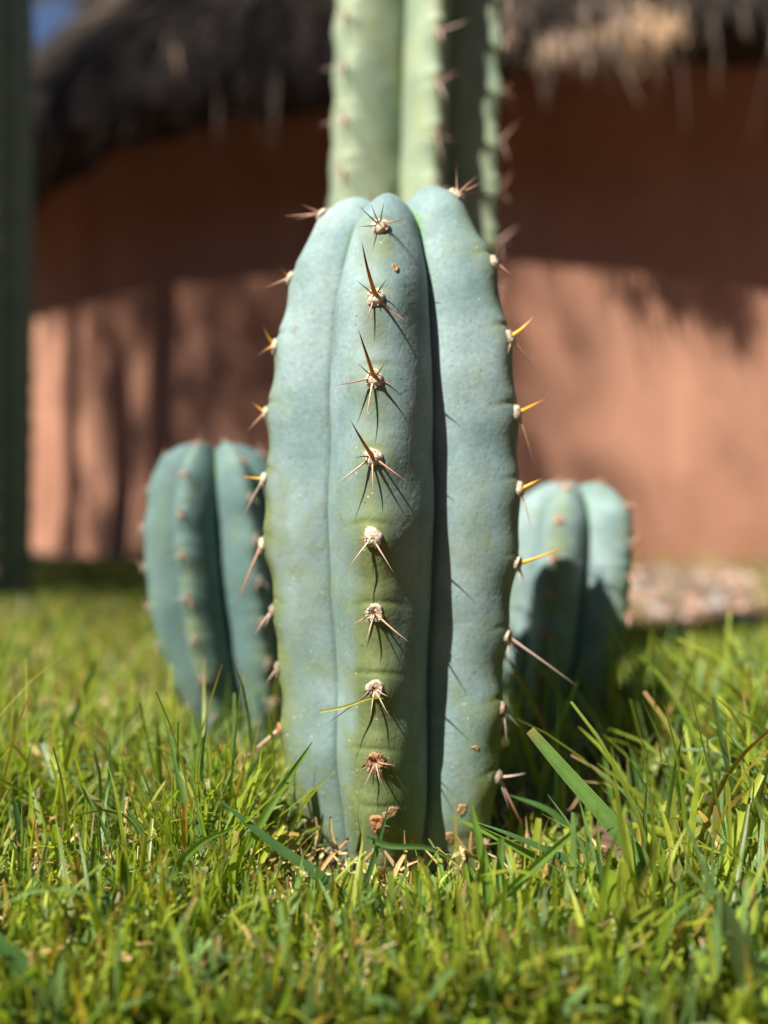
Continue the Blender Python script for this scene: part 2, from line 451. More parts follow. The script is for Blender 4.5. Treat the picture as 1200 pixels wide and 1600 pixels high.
class Cactus:
    def __init__(s, loc, crest, rg, crests, shape, lean, seed, areole_s, mat, rows, cols, tuber=.0021, notch=.00045, noise_amp=.0021, green=.85, base_green=.085, mid_frac=None, rib_dz=None):
        s.loc = Vector(loc); s.seed = seed; s.lean = lean; s.crests = crests; s.areole_s = areole_s
        C, si = catmull(crest, rows)
        s.C, s.si = C, si
        r, z = C[:, 0], C[:, 1]
        top = z.max()
        grp = rg * r
        q = np.clip((z - (top - .06)) / .06, 0, 1)
        after = np.clip((si - si[np.argmax(z)]) / max(1e-6, si[-1] - si[np.argmax(z)]), 0, 1)
        zg = z - .010 * q ** 2 * (1 - after)
        n = len(crests)
        U = np.sin(np.linspace(-1, 1, cols + 1)[:-1] * math.pi / 2)
        P, T, Uv, K = [], [], [], []
        for k, c in enumerate(crests):
            a = (crests[k - 1] - (360 if k == 0 else 0) + c) / 2
            b = (crests[(k + 1) % n] + (360 if k == n - 1 else 0) + c) / 2
            if mid_frac: 
                a += mid_frac.get(k, 0); b += mid_frac.get((k + 1) % n, 0)
            for u in U:
                T.append(c + u * ((b - c) if u > 0 else (c - a))); Uv.append(u); K.append(k)
        T = np.radians(T); Uv = np.array(Uv); K = np.array(K)
        e_ = shape[0]; W = ((math.sqrt(1 + e_ * e_) - np.sqrt(Uv ** 2 + e_ * e_)) / (math.sqrt(1 + e_ * e_) - e_)) ** shape[1]
        rr = grp[:, None] + (r - grp)[:, None] * W[None]
        rdz = np.array([(rib_dz or {}).get(k, 0.0) for k in K])
        zz = zg[:, None] + (z - zg)[:, None] * W[None] + rdz[None] * W[None] * (q * (1 - after))[:, None]
        # tubercles, brows and creases round each areole
        dd = np.zeros_like(rr); gm = np.zeros_like(rr)
        for k in range(n):
            cidx = np.where(K == k)[0]; u = Uv[cidx][None]; S_ = si[:, None]
            for ia, sa in enumerate(areole_s[k]):
                wob = .55 + .9 * abs(math.sin(ia * 2.7 + k * 1.3 + seed))
                rad_here = np.interp(sa, si, r)
                lat = u * .62 * rad_here
                d0 = S_ - sa
                dd[:, cidx] += tuber * np.exp(-((d0 + .001) / .010) ** 2 - (lat / .012) ** 2)
                crease = np.exp(-((d0 - .0065 + 12 * lat ** 2) / .0016) ** 2 - (lat / .011) ** 2)
                lat2 = lat + .002 * math.sin(ia * 1.9 + k)
                crease = np.exp(-((d0 - .0062 - .0012 * math.sin(ia * 3.3 + k) + 16 * lat2 ** 2) / .0012) ** 2 - (lat2 / (.006 + .004 * wob)) ** 2)
                dd[:, cidx] -= notch * wob * crease
                dd[:, cidx] += notch * .8 * wob * np.exp(-((d0 - .0105) / .004) ** 2 - (lat / .011) ** 2)
                gm[:, cidx] += wob * (1.15 - .75 * np.clip(S_ / si[-1], 0, 1)) * (.8 * np.exp(-((d0 + .014) / .013) ** 2 - (lat / .0085) ** 2) + .5 * np.exp(-((d0 - .004) / .009) ** 2 - (lat / .013) ** 2)) + .30 * crease
        s.T, s.Uv, s.K, s.W = T, Uv, K, W
        sn, cs = np.sin(T)[None], np.cos(T)[None]
        lx, ly = lean(zz)
        P = np.stack([rr * sn + lx, -rr * cs + ly, zz], -1)
        fl = P.reshape(-1, 3)
        nz = tex_noise(fl, 26, seed) * noise_amp + tex_noise(fl * np.array((1, 1, .6)), 60, seed + 5) * noise_amp * .45
        nz = nz.reshape(rr.shape)
        nz = nz - .0030 * np.exp(-((1 - np.abs(Uv)) / .045) ** 2)[None] * (r[:, None] / r.max())
        tp = np.clip((si[-1] - si) / .05, 0, 1)[:, None]
        rr2 = rr + (dd + nz) * tp * np.clip(r[:, None] / .03, 0, 1)
        P = np.stack([rr2 * sn + lx, -rr2 * cs + ly, zz], -1)
        gm = gm * green + green * base_green / .07 * np.exp(-np.clip(zz, 0, None) / .085) * .80 * (.35 + .65 * W[None])
        gm += green * .05 * W[None] ** 3
        gm += green * .45 * np.clip(tex_noise(fl, 9, seed + 9).reshape(rr.shape) + .1, 0, 1)
        dirt = .78 * np.exp(-np.clip(zz, 0, None) / .055) * (.5 + .5 * W[None])
        newg = q[:, None] ** 1.6 * np.clip(1 - W[None] * 5.0, 0, 1) 
        s.root = empty('cactus', s.loc)
        s.me = mesh_np('stem', P, grid_faces(rows, len(T), True), mat, np.stack([gm, dirt, newg], -1))
        s.stem = link('stem', s.me, s.root)
        s.P = P
    def frame(s, k, sa):
        """surface point and outward quaternion on the crest of rib k at arc length sa"""
        i = int(round(np.interp(sa, s.si, np.arange(len(s.si)))))
        i = min(max(i, 1), len(s.si) - 2)
        cidx = np.where(s.K == k)[0]; j = cidx[np.argmin(np.abs(s.Uv[cidx]))]
        p = Vector(s.P[i, j]); up = Vector(s.P[min(i + 6, len(s.si) - 1), j] - s.P[max(i - 6, 0), j]).normalized()
        th = s.T[j]; tan = Vector((math.cos(th), math.sin(th), 0))
        nrm = tan.cross(up).normalized()
        m = Matrix((tan, nrm.cross(tan).normalized(), nrm)).transposed()
        return p, m.to_quaternion()
    def areole(s, k, sa, kind='fresh', scale=1.0, seed=0):
        p, q = s.frame(k, sa)
        v = AREOLES[kind]; scale *= .9
        return link('areole', v[seed % len(v)], s.root, p, q, (scale,) * 3), q
    def spine(s, ar, vec, kind, length, rad, seed):
        """vec: direction in the areole's own frame"""
        v = Vector(vec).normalized()
        sc = ar.scale[0]
        q = v.to_track_quat('Z', 'Y') @ Quaternion((0, 0, 1), (seed * 2.4) % 6.28)
        return link('spine', SPINES[kind][seed % 3], ar, Vector((v.x, v.y, max(v.z, 0))) * .0012 + Vector((0, 0, .0004)), q, (rad / sc, rad / sc, length / sc))

def s_of(crest, rows, zlist):
    C, si = catmull(crest, rows)
    im = int(np.argmax(C[:, 1]))
    return [float(np.interp(z, C[:im + 1, 1], si[:im + 1])) for z in zlist]

# --- the cactus in the middle
AXY = .43
main_crest = [(.044, -.03), (.050, .001), (.0592, .037), (.0615, .0727), (.0635, .108), (.0676, .144), (.0698, .162), (.0705, .198), (.069, .234), (.0660, .270), (.0590, .301), (.0515, .321), (.040, .340), (.028, .3495), (.017, .351), (.007, .347), (.0005, .344)]
main_loc = Vector(((617 - 600) / FPX * AXY, AXY, 0))
ROWS = 420
MC = [-79, -9, 61, 134, 207]
def px_to_z(ys, depths): return [CAM_Z + (800 - y) / FPX * d for y, d in zip(ys, depths)]
cy = [362, 470, 592, 715, 840, 958, 1075, 1187, 1282, 1375]
ry = [325, 415, 528, 647, 766, 880, 997, 1108, 1215, 1315]
ly = [342, 438, 540, 645, 750, 850, 955, 1045, 1140, 1235]
zc = px_to_z(cy, [.390, .372, .363, .361, .361, .363, .366, .369, .371, .376])
zr = px_to_z(ry, [.415, .402, .397, .396, .395, .396, .397, .399, .401, .404])
zl = px_to_z(ly, [.422, .419, .418, .418, .417, .417, .417, .418, .418, .419])
gen = [.338, .315, .281, .245, .21, .172, .137, .10, .066, .03, .0]
ars = [s_of(main_crest, ROWS, z) for z in (zl, zc, zr, gen, [z + .012 for z in gen[1:]])]
def lean0(z): return 0.0 * z, 0.0 * z
cm = Cactus(main_loc, main_crest, .635, MC, (.30, .92), lean0, 3.0, ars, M['skin'], ROWS, 52, mid_frac={1: -5, 2: -.5}, rib_dz={0: .003, 1: -.003, 2: .0065, 3: .004, 4: .003})
tag(cm.root, 'blue green ribbed cactus standing sharp in front at the centre of the lawn', 'cactus', 'columnar cacti in front of the hut')

def put_main(k, i, kind, spines, scale=1.0, seed=0):
    """spines: (dx px, dy px, toward camera px, colour, base radius px)"""
    ar, q = cm.areole(k, ars[k][i], kind, scale, seed)
    qi = q.inverted(); dep = {0: .417, 1: .362, 2: .397}[k]
    for n_, (dx, dy, dc, c, rp) in enumerate(spines):
        v = Vector((dx, -dc, -dy)) * (dep / FPX)
        cm.spine(ar, qi @ v, c, v.length, .72 * rp * dep / FPX, n_ + i)
    return ar
# centre rib
put_main(1, 0, 'fresh', [(-30, -16, 30, 'dark', 2.2), (-13, -22, 24, 'tan', 2.2), (5, -24, 26, 'dark', 2.2), (34, -3, 22, 'tan', 2.5), (-30, 12, 28, 'dark', 2.0), (20, 2, 20, 'tan', 1.8)], 1.15, 0)
put_main(1, 1, 'fresh', [(-20, -62, 62, 'golden', 5.2), (-25, -20, 14, 'dark', 2.0), (16, -22, 16, 'dark', 2.0), (-14, 44, 14, 'tan', 2.4), (50, 48, 16, 'tan', 3.4)], 1.12, 1)
put_main(1, 2, 'fresh', [(-20, -56, 58, 'golden', 5.0), (-58, 16, 20, 'tan', 2.4), (-22, -17, 14, 'dark', 2.0), (16, -16, 14, 'dark', 2.0), (-14, 74, 22, 'cream', 2.6), (28, 14, 20, 'tan', 2.6)], 1.08, 2)
put_main(1, 3, 'fresh', [(-32, -44, 60, 'golden', 4.6), (-62, 48, 16, 'cream', 2.4), (-25, 0, 14, 'dark', 2.0), (0, 60, 14, 'cream', 2.4), (54, 40, 14, 'tan', 3.0)], 1.1, 0)
put_main(1, 4, 'fresh', [(-27, 4, 12, 'tan', 1.8), (-42, 52, 14, 'cream', 2.2), (30, 52, 14, 'cream', 2.6)], 1.15, 1)
put_main(1, 5, 'hollow', [(-12, -10, 34, 'dark', 2.0), (-34, 16, 12, 'cream', 2.0), (-12, 42, 14, 'cream', 2.2), (50, 44, 12, 'cream', 2.6), (-20, 1, 10, 'dark', 1.5)], 1.12, 0)
put_main(1, 6, 'hollow', [(-74, 50, 16, 'dark', 2.6), (22, 40, 12, 'cream', 2.2), (-22, 3, 10, 'dark', 1.5), (-9, 44, 14, 'cream', 1.8), (18, 8, 14, 'grey', 1.8)], 1.08, 1)
put_main(1, 7, 'frayed', [(-20, 40, 12, 'grey', 1.6), (14, 46, 12, 'cream', 2.0), (28, 2, 16, 'tan', 1.8), (-22, 12, 8, 'dark', 1.4), (6, 26, 16, 'cream', 1.6)], 1.1, 0)
put_main(1, 8, 'orange', [(18, 6, 4, 'grey', 1.4)], .95, 0)
put_main(1, 9, 'orange', [(-10, 16, 8, 'grey', 1.4)], .9, 1)
# right rib
put_main(2, 0, 'fresh', [(-2, -42, 6, 'tan', 2.0), (34, -34, -6, 'tan', 2.2), (58, -14, -20, 'tan', 2.2), (12, -18, 22, 'dark', 2.0), (28, -6, 18, 'tan', 1.8), (46, -26, -10, 'tan', 2)], 1.15, 1)
put_main(2, 1, 'fresh', [(8, -18, 14, 'dark', 1.8), (28, 24, 6, 'tan', 2.4), (34, 18, -14, 'cream', 2.4), (26, -4, 4, 'dark', 1.6), (-18, 2, 8, 'dark', 1.4)], 1.0, 2)
put_main(2, 2, 'fresh', [(36, -26, 8, 'yellow', 4.6), (-5, 28, 12, 'tan', 2.2), (38, 44, -10, 'tan', 2.4), (16, -22, -6, 'dark', 1.6)], 1.0, 0)
put_main(2, 3, 'fresh', [(48, -24, -6, 'yellow', 4.2), (-26, 38, 8, 'tan', 2.3), (22, 62, 0, 'tan', 2.4), (34, 92, -14, 'tan', 1.8)], 1.0, 1)
put_main(2, 4, 'fresh', [(30, -16, 6, 'yellow', 4.2), (16, 58, 4, 'cream', 2.4), (8, 26, 10, 'grey', 1.8)], 1.0, 2)
put_main(2, 5, 'hollow', [(80, -24, -16, 'yellow', 3.6), (3, 34, 8, 'cream', 2.2), (14, 42, -2, 'cream', 2.0)], 1.0, 0)
put_main(2, 6, 'hollow', [(112, 80, -20, 'pink', 3.6), (-3, 34, 8, 'cream', 2.2), (14, 26, -4, 'grey', 2.0)], 1.0, 1)
put_main(2, 7, 'pink', [(4, 48, 6, 'grey', 2.6), (24, 32, -4, 'grey', 2.2), (-6, 30, 8, 'dark', 1.6)], .9, 0)
put_main(2, 8, 'pink', [(40, -2, -6, 'pink', 3.0), (14, 46, 4, 'grey', 3.0), (40, 82, -6, 'tan', 3.4)], .95, 1)
put_main(2, 9, 'pink', [(10, 30, 4, 'grey', 1.8)], .9, 0)
# left rib
put_main(0, 0, 'fresh', [(-64, -4, -22, 'tan', 2.4), (-30, -12, 4, 'tan', 2.0), (-44, 4, -8, 'tan', 2)], 1.0, 0)
put_main(0, 1, 'fresh', [(-36, 14, 0, 'tan', 2.4), (-16, -14, 16, 'golden', 2.4), (10, 22, 18, 'dark', 1.5)], .95, 1)
put_main(0, 2, 'fresh', [(-18, -24, 14, 'yellow', 3.2), (-26, 14, 6, 'golden', 2.6), (6, 20, 18, 'dark', 1.4)], .95, 2)
put_main(0, 3, 'fresh', [(-20, -12, 4, 'yellow', 2.6), (-32, 32, -4, 'tan', 2.6), (4, 26, 18, 'dark', 1.4)], .9, 0)
put_main(0, 4, 'fresh', [(-36, -4, 6, 'yellow', 3.0), (-34, 56, -6, 'grey', 3.2), (2, 24, 16, 'dark', 1.4)], .95, 1)
put_main(0, 5, 'fresh', [(-40, 92, 8, 'tan', 3.4), (-22, 46, -6, 'grey', 2.6), (-12, -10, 6, 'cream', 1.6)], .95, 2)
put_main(0, 6, 'pink', [(-28, 34, 0, 'pink', 2.4), (-10, 24, 8, 'grey', 1.8)], .9, 0)
put_main(0, 7, 'pink', [(-16, 22, 0, 'pink', 2.0)], .85, 1)
put_main(0, 8, 'orange', [(-68, 56, 4, 'cream', 2.8), (-52, 50, -10, 'tan', 2.4)], .95, 0)
put_main(0, 9, 'orange', [(-18, 20, 4, 'grey', 1.6)], .9, 1)
for k in (3, 4):
    for i, sa in enumerate(ars[k]):
        ar, q = cm.areole(k, sa, 'fresh' if i < 7 else 'orange', 1.0, i)
        for n_ in range(4):
            a = n_ * 1.6 + random.uniform(-.4, .4)
            cm.spine(ar, (math.cos(a), math.sin(a), random.uniform(.3, 1.0)), random.choice(['tan', 'cream', 'dark']), random.uniform(.010, .024), .0008, n_)
# growing tip: young golden spines round the apex
tip = link('areole', AREOLES['fresh'][0], cm.root, (-.004, .008, .3505), None, (1.6, 1.6, 1.2)); tip.name = 'growing_tip'
for n_, (a, e, L, c) in enumerate([(-2.7, .8, .017, 'golden'), (-2.0, 1.0, .020, 'golden'), (2.9, 1.0, .016, 'yellow'), (.4, 1.2, .013, 'tan'), (1.4, .8, .014, 'tan'), (-1.2, 1.2, .014, 'tan')]):
    cm.spine(tip, (math.cos(a) * math.cos(e), -math.sin(a) * math.cos(e), math.sin(e)), c, L, .001, n_)
# corky scar on the centre rib
i = int(np.interp(CAM_Z + (800 - 407) / FPX * .376, cm.C[:330, 1], np.arange(330)))
cidx = np.where(cm.K == 1)[0]; j = cidx[np.argmin(np.abs(cm.P[i, cidx, 0] + main_loc.x - (616 - 600) / FPX * .376))]
sp = Vector(cm.P[i, j]); nrm = (Vector(cm.P[i, j + 1]) - Vector(cm.P[i, j - 1])).cross(Vector(cm.P[i + 2, j]) - Vector(cm.P[i - 2, j])).normalized()
V, nc = [], 14
for r_, h in ((1.0, -.0003), (.85, .0007), (.6, .0002), (.3, .0004), (.02, .0001)):
    for q in range(nc):
        a = 2 * math.pi * q / nc; w = 1 + .12 * math.sin(3 * a) + random.uniform(-.05, .05)
        V.append((.0017 * r_ * w * math.cos(a), .0024 * r_ * w * math.sin(a), h))
link('scar', mesh_np('scar', V, grid_faces(5, nc, True), M['scab']), cm.root, sp, nrm.to_track_quat('Z', 'Y'))
# brown corky remains low on the ribs
def scab(k, px, py, dep, w, h):
    z = CAM_Z + (800 - py) / FPX * dep
    i = int(np.interp(z, cm.C[:330, 1], np.arange(330))); i = max(3, i)
    cidx = np.where(cm.K == k)[0]; xs = cm.P[i, cidx, 0] + main_loc.x
    ys = cm.P[i, cidx, 1] + main_loc.y
    j = int(np.clip(np.argmin(np.abs(600 + xs / ys * FPX - px)), 2, len(cidx) - 3)); j = cidx[j]
    p = Vector(cm.P[i, j]); nm_ = (Vector(cm.P[i, j + 1]) - Vector(cm.P[i, j - 1])).cross(Vector(cm.P[i + 2, j]) - Vector(cm.P[i - 2, j])).normalized()
    V, nc = [], 18; ph = random.uniform(0, 6)
    for r_, hh in ((1.0, -.0004), (.9, .0005), (.65, .0009), (.4, .0004), (.15, .0007), (.01, .0006)):
        for q in range(nc):
            a = 2 * math.pi * q / nc; ww = 1 + .25 * math.sin(2 * a + ph) + .18 * math.sin(5 * a + 2 * ph) + random.uniform(-.12, .12)
            V.append((w * r_ * ww * math.cos(a), h * r_ * ww * math.sin(a), hh * .45 * random.uniform(.5, 1.4)))
    link('scab', mesh_np('scab', V, grid_faces(6, nc, True), M['scab']), cm.root, p, nm_.to_track_quat('Z', 'Y'))
for a_ in ((1, 607, 1272, .368, .0042, .0026), (1, 596, 1300, .370, .0030, .0024), (2, 742, 1166, .392, .0022, .0011), (2, 728, 1185, .392, .0012, .0020), (2, 722, 1262, .394, .0030, .0026),
           (1, 612, 1215, .366, .0012, .0018), (2, 765, 1150, .395, .0014, .0010), (0, 486, 1290, .41, .0022, .0030), (1, 640, 1330, .372, .0035, .0020), (2, 700, 1310, .394, .0026, .0030)):
    scab(*a_)

# --- the other cacti
def auto_spines(c, k, i, sa, kinds, lmin, lmax, nsp, rad, scale, felt, seed, joined=None):
    ar, q = c.areole(k, sa, felt, scale * (.62 if felt == 'pink' else .85), seed)
    rr = random.Random(seed * 31 + k)
    for n_ in range(nsp):
        a = n_ * 2 * math.pi / nsp + rr.uniform(-.5, .5) + math.pi / 2
        up = .9 if n_ == 0 else rr.uniform(.15, .7)
        c.spine(ar, (math.cos(a), math.sin(a), up), rr.choice(kinds), rr.uniform(lmin, lmax), rad, n_ + seed)

def simple_cactus(loc, crest, rg, crests, shape, lean, seed, spacing, mat, rows, cols, label, kinds, felt, lr, nsp, rad, sstart=.02, facing=-.25, zmin=-9, **kw):
    C, si = catmull(crest, rows)
    n = len(crests)
    A = [list(np.arange(sstart + ((k * .37) % 1) * spacing, si[-1] - .012, spacing)) for k in range(n)]
    c = Cactus(loc, crest, rg, crests, shape, lean, seed, A, mat, rows, cols, **kw)
    tag(c.root, label, 'cactus', 'columnar cacti in front of the hut')
    for k in range(n):
        if math.cos(R(crests[k])) < facing: continue
        for i, sa in enumerate(A[k]):
            if np.interp(sa, si, C[:, 1]) < zmin: continue
            auto_spines(c, k, i, sa, kinds, lr[0], lr[1], nsp, rad, kw.get('fs', 1.0), felt, i + int(seed))
    return c

def rounded(Rm, H, base=.72, belly=.55):
    pts = [(Rm * base * .9, -.03), (Rm * base, .0), (Rm * (base + .5 * (1 - base)), H * .18), (Rm * .97, H * .40), (Rm, H * belly), (Rm * .985, H * .70), (Rm * .91, H * .84), (Rm * .77, H * .925), (Rm * .55, H * .98), (Rm * .34, H), (Rm * .16, H * .992), (.0005, H * .975)]
    return pts

# small left cactus
YL = .60
bl = at(388, 1170, YL); bl.z = 0
HL = CAM_Z + (800 - 690) / FPX * (YL - .02)
def leanL(z):
    q = np.clip(z / HL, 0, 1.1); return -.0265 * (1 - (1 - np.clip(q, 0, 1)) ** 2), .0 * z
cL = simple_cactus(bl, rounded(.0550, HL, .66, .62), .60, [-74, -14, 41, 104, 164, 225], (.38, .95), leanL, 12.0, .030, M['skin_left'], 200, 28,
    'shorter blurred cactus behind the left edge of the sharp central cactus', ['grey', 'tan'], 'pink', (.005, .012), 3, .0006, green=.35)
# small right cactus
YR = .62
br = at(852, 1215, YR); br.z = 0
HR = CAM_Z + (800 - 752) / FPX * (YR - .02)
def leanR(z):
    q = np.clip(z / HR, 0, 1); return .019 * q ** .8 * 1.25, .0 * z
cR = simple_cactus(br, rounded(.0535, HR, .62, .68), .57, [-96, -24, 48, 120, 192], (.42, .90), leanR, 22.0, .030, M['skin'], 200, 28,
    'short rounded cactus half in shadow at the right behind the central cactus', ['pink', 'tan'], 'orange', (.004, .010), 3, .0007, green=.5)
# tall cactus behind
YT = .74
bt = at(631, 800, YT); bt.z = 0
tall_crest = [(.073, -.03), (.078, .0), (.084, .2), (.0845, .5), (.084, .85), (.075, 1.05), (.056, 1.13), (.034, 1.165), (.014, 1.165), (.0005, 1.155)]
def leanT(z): return .030 * np.clip(z - .2, 0, 2), .0 * z
cT = simple_cactus(bt, tall_crest, .50, [-48, 11, 64, 128, 192, 252], (.16, 1.0), leanT, 31.0, .045, M['skin_pale'], 420, 24,
    'tall pale green cactus column rising directly behind the central cactus', ['pink', 'pink', 'tan'], 'pink', (.009, .026), 4, .0009, zmin=.30, tuber=.003, notch=.002, green=.5)
# dark column at the left edge of the picture
YE = 1.62
be = at(-46, 930, YE); be.z = 0
edge_crest = [(.105, -.03), (.115, .0), (.12, .4), (.122, 1.0), (.12, 1.3), (.11, 1.6), (.07, 1.73), (.03, 1.76), (.0005, 1.75)]
cE = simple_cactus(be, edge_crest, .62, [-70, -12, 48, 108, 168, 230], (.25, 1.0), lean0, 41.0, .055, M['skin_dark'], 420, 18,
    'dark tall cactus column cut off by the left edge of the picture', ['pink', 'grey'], 'fresh', (.008, .02), 4, .0010, tuber=.003, notch=.002, green=.5)

# columns further left whose shadows fall on the wall
H2 = Vector((math.sin(SUN_AZ + math.pi), math.cos(SUN_AZ + math.pi), 0)); TAN = math.tan(SUN_EL)
def wall_point(px):
    d = Vector(((px - 600) / FPX, 1, 0)); b = d.dot(HC); a = d.dot(d); c_ = HC.dot(HC) - HUT_R ** 2
    return d * ((b - math.sqrt(max(0, b * b - a * c_))) / a)
def column(px, tdist, ztop, rad, seed, label):
    w = wall_point(px); p = w - H2 * tdist
    Hc = ztop + TAN * tdist
    cr = [(rad * .85, -.03), (rad * .95, .1), (rad, Hc * .4), (rad, Hc * .8), (rad * .85, Hc - .12), (rad * .5, Hc - .03), (rad * .15, Hc), (.0005, Hc - .01)]
    simple_cactus((p.x, p.y, 0), cr, .62, [-70, -10, 50, 110, 170, 230], (.25, 1.0), lean0, seed, .06, M['skin_pale'], 160, 12, label, ['pink'], 'pink', (.01, .02), 0, .001, facing=.5, tuber=.003, notch=.0)
column(252, 1.15, 1.6, .070, 51.0, 'tall cactus column standing by the hut left of the picture edge')
column(186, .95, .86, .060, 52.0, 'shorter cactus column beside the hut wall left of the picture edge')
column(112, 1.25, 1.25, .055, 53.0, 'slim cactus column farthest left by the hut wall')
cA = cT

# the tree left of the picture that dapples the hut and the back of the lawn
TP = Vector((-5.95, -2.4, 0)); CRC = Vector((-5.9, -2.4, 9.4))
tree = empty('leafy_tree', TP)
tag(tree, 'leafy garden tree left of the picture shading the hut', 'tree')
V, F, n0 = [], [], 0
def limb(a, b, ra, rb, n=6):
    global n0
    a, b = Vector(a), Vector(b); d = (b - a).normalized(); u = d.orthogonal().normalized(); v = d.cross(u)
    for i in range(n):
        q = i / (n - 1); c = a.lerp(b, q) + u * .06 * math.sin(q * 3.1) * (b - a).length * .3
        for j in range(8):
            w = 2 * math.pi * j / 8; rr_ = ra + (rb - ra) * q
            V.append(c + (u * math.cos(w) + v * math.sin(w)) * rr_)
    F.append(grid_faces(n, 8, True) + n0); n0 += n * 8
limb((0, 0, -.1), (.05, 0, 8.2), .17, .08, 12)
for q in range(12):
    a = q * 2.4; z0 = rng.uniform(7.0, 8.4)
    limb((.03, 0, z0), (1.0 * math.cos(a), 1.0 * math.sin(a), z0 + rng.uniform(.7, 1.7)), .04, .012)
link('trunk', mesh_np('trunk', np.array([tuple(v) for v in V]), np.vstack(F), M['timber']), tree)
N = 7000
ctr = rng.normal(0, 1, (160, 3)); ctr /= np.linalg.norm(ctr, axis=1)[:, None]; ctr *= rng.uniform(.2, 1, (160, 1)) ** .6 * np.array((1.2, 1.5, 1.1))
P = ctr[rng.integers(0, 160, N)] + rng.normal(0, .17, (N, 3)) + np.array(CRC - TP)
d1 = rng.normal(0, 1, (N, 3)); d1 /= np.linalg.norm(d1, axis=1)[:, None]
d2 = np.cross(d1, rng.normal(0, 1, (N, 3))); d2 /= np.linalg.norm(d2, axis=1)[:, None]
ll = rng.uniform(.035, .06, (N, 1))
V = np.stack([P - d1 * ll, P + d2 * ll * .45, P + d1 * ll, P - d2 * ll * .45], 1).reshape(-1, 3)
cc = np.repeat(np.array((.06, .11, .03)) * rng.uniform(.7, 1.3, (N, 1)), 4, 0)
link('crown', mesh_np('crown', V, np.arange(N * 4).reshape(-1, 4), M['thatch_straw'], cc, False), tree)

# unseen leafy ring added behind the camera to block sky fill
th = np.linspace(R(62), R(298), 120); zz = np.linspace(-.1, 5.2, 40)
TH, ZZ = np.meshgrid(th, zz)
def blocker_r(TH, ZZ, o):
    P = np.stack([TH * 7, ZZ, 0 * ZZ], -1).reshape(-1, 3)
    return (7.5 + o + .35 * tex_noise(P, .8, 3) + .25 * tex_noise(P, 2.6, 7)).reshape(TH.shape) + .12 * np.clip(ZZ - 4, 0, 9) ** 2 * (1 if o == 0 else -1)
V = []
for o_ in (0, 1.2):
    rr_ = blocker_r(TH, ZZ, o_); V.append(np.stack([rr_ * np.sin(TH), rr_ * np.cos(TH) + .8, ZZ + .25 * np.sin(TH * 23) * (ZZ / 5)], -1))
V.append(V[0][-1:]); V.append(V[1][-1:])
n1 = 40 * 120
hv = np.concatenate([V[0].reshape(-1, 3), V[1].reshape(-1, 3)])
capf = np.stack([np.arange(119) + 39 * 120, np.arange(1, 120) + 39 * 120, np.arange(1, 120) + 39 * 120 + n1, np.arange(119) + 39 * 120 + n1], -1)
gf = grid_faces(40, 120)
t = NT('sky_blocker_leaves'); n = t.noise(9, 8, .75)
M['sky_blocker'] = t.finish(t.mix(t.ramp(n, .35, .65), (.025, .045, .014), (.07, .11, .03)), .8, t.bump(n, 1.0, .1), .2)
tag(link('sky_blocker', mesh_np('sky_blocker', hv, np.vstack([gf, gf + n1, capf]), M['sky_blocker'])), 'unseen tall dark green leafy ring added behind the viewpoint to block sky light', 'sky_blocker')

# ------------------------------------------------------------------ stones by the wall
def pebble_mass(N, name):
    V, F, C = [], [], []
    base = []
    nr, nc = 5, 7
    n0 = 0
    for q in range(N):
        if q < N * .6:
            y = rng.uniform(1.25, 2.75); x = rng.uniform(.25, .55) * y + rng.normal(0, .12)
        else:
            y = rng.uniform(2.2, 3.6); x = rng.uniform(-.55, .55) * y
        if math.hypot(x - HC.x, y - HC.y) < HUT_R + .02: continue
        s_ = float(np.clip(rng.lognormal(-4.7, .45), .005, .03))
        ph = rng.uniform(0, 6.28, 3); c = np.array((.36, .235, .18)) * rng.uniform(.4, 1.25) if rng.uniform() < .7 else np.array((.33, .29, .28)) * rng.uniform(.5, 1.3)
        for i in range(nr):
            u = (i / (nr - 1) - .5) * math.pi
            for j in range(nc):
                w = 2 * math.pi * j / nc
                k = 1 + .14 * math.sin(2 * w + ph[0]) + .10 * math.sin(3 * u + ph[1]) + .06 * math.sin(5 * w + ph[2])
                V.append((x + s_ * k * math.cos(u) * math.cos(w) + .002, y + s_ * k * .8 * math.cos(u) * math.sin(w), s_ * .3 + s_ * .6 * k * math.sin(u)))
                C.append(c)
        F.append(grid_faces(nr, nc, True) + n0); n0 += nr * nc
    V = np.array(V); V[:, 2] += ground_h(V[:, 0], V[:, 1])
    o = link(name, mesh_np(name, V, np.vstack(F), M['pebble'], np.array(C)))
    return o
tag(pebble_mass(1500, 'gravel'), 'pinkish gravel and small stones at the foot of the hut wall', 'gravel', kind='stuff')

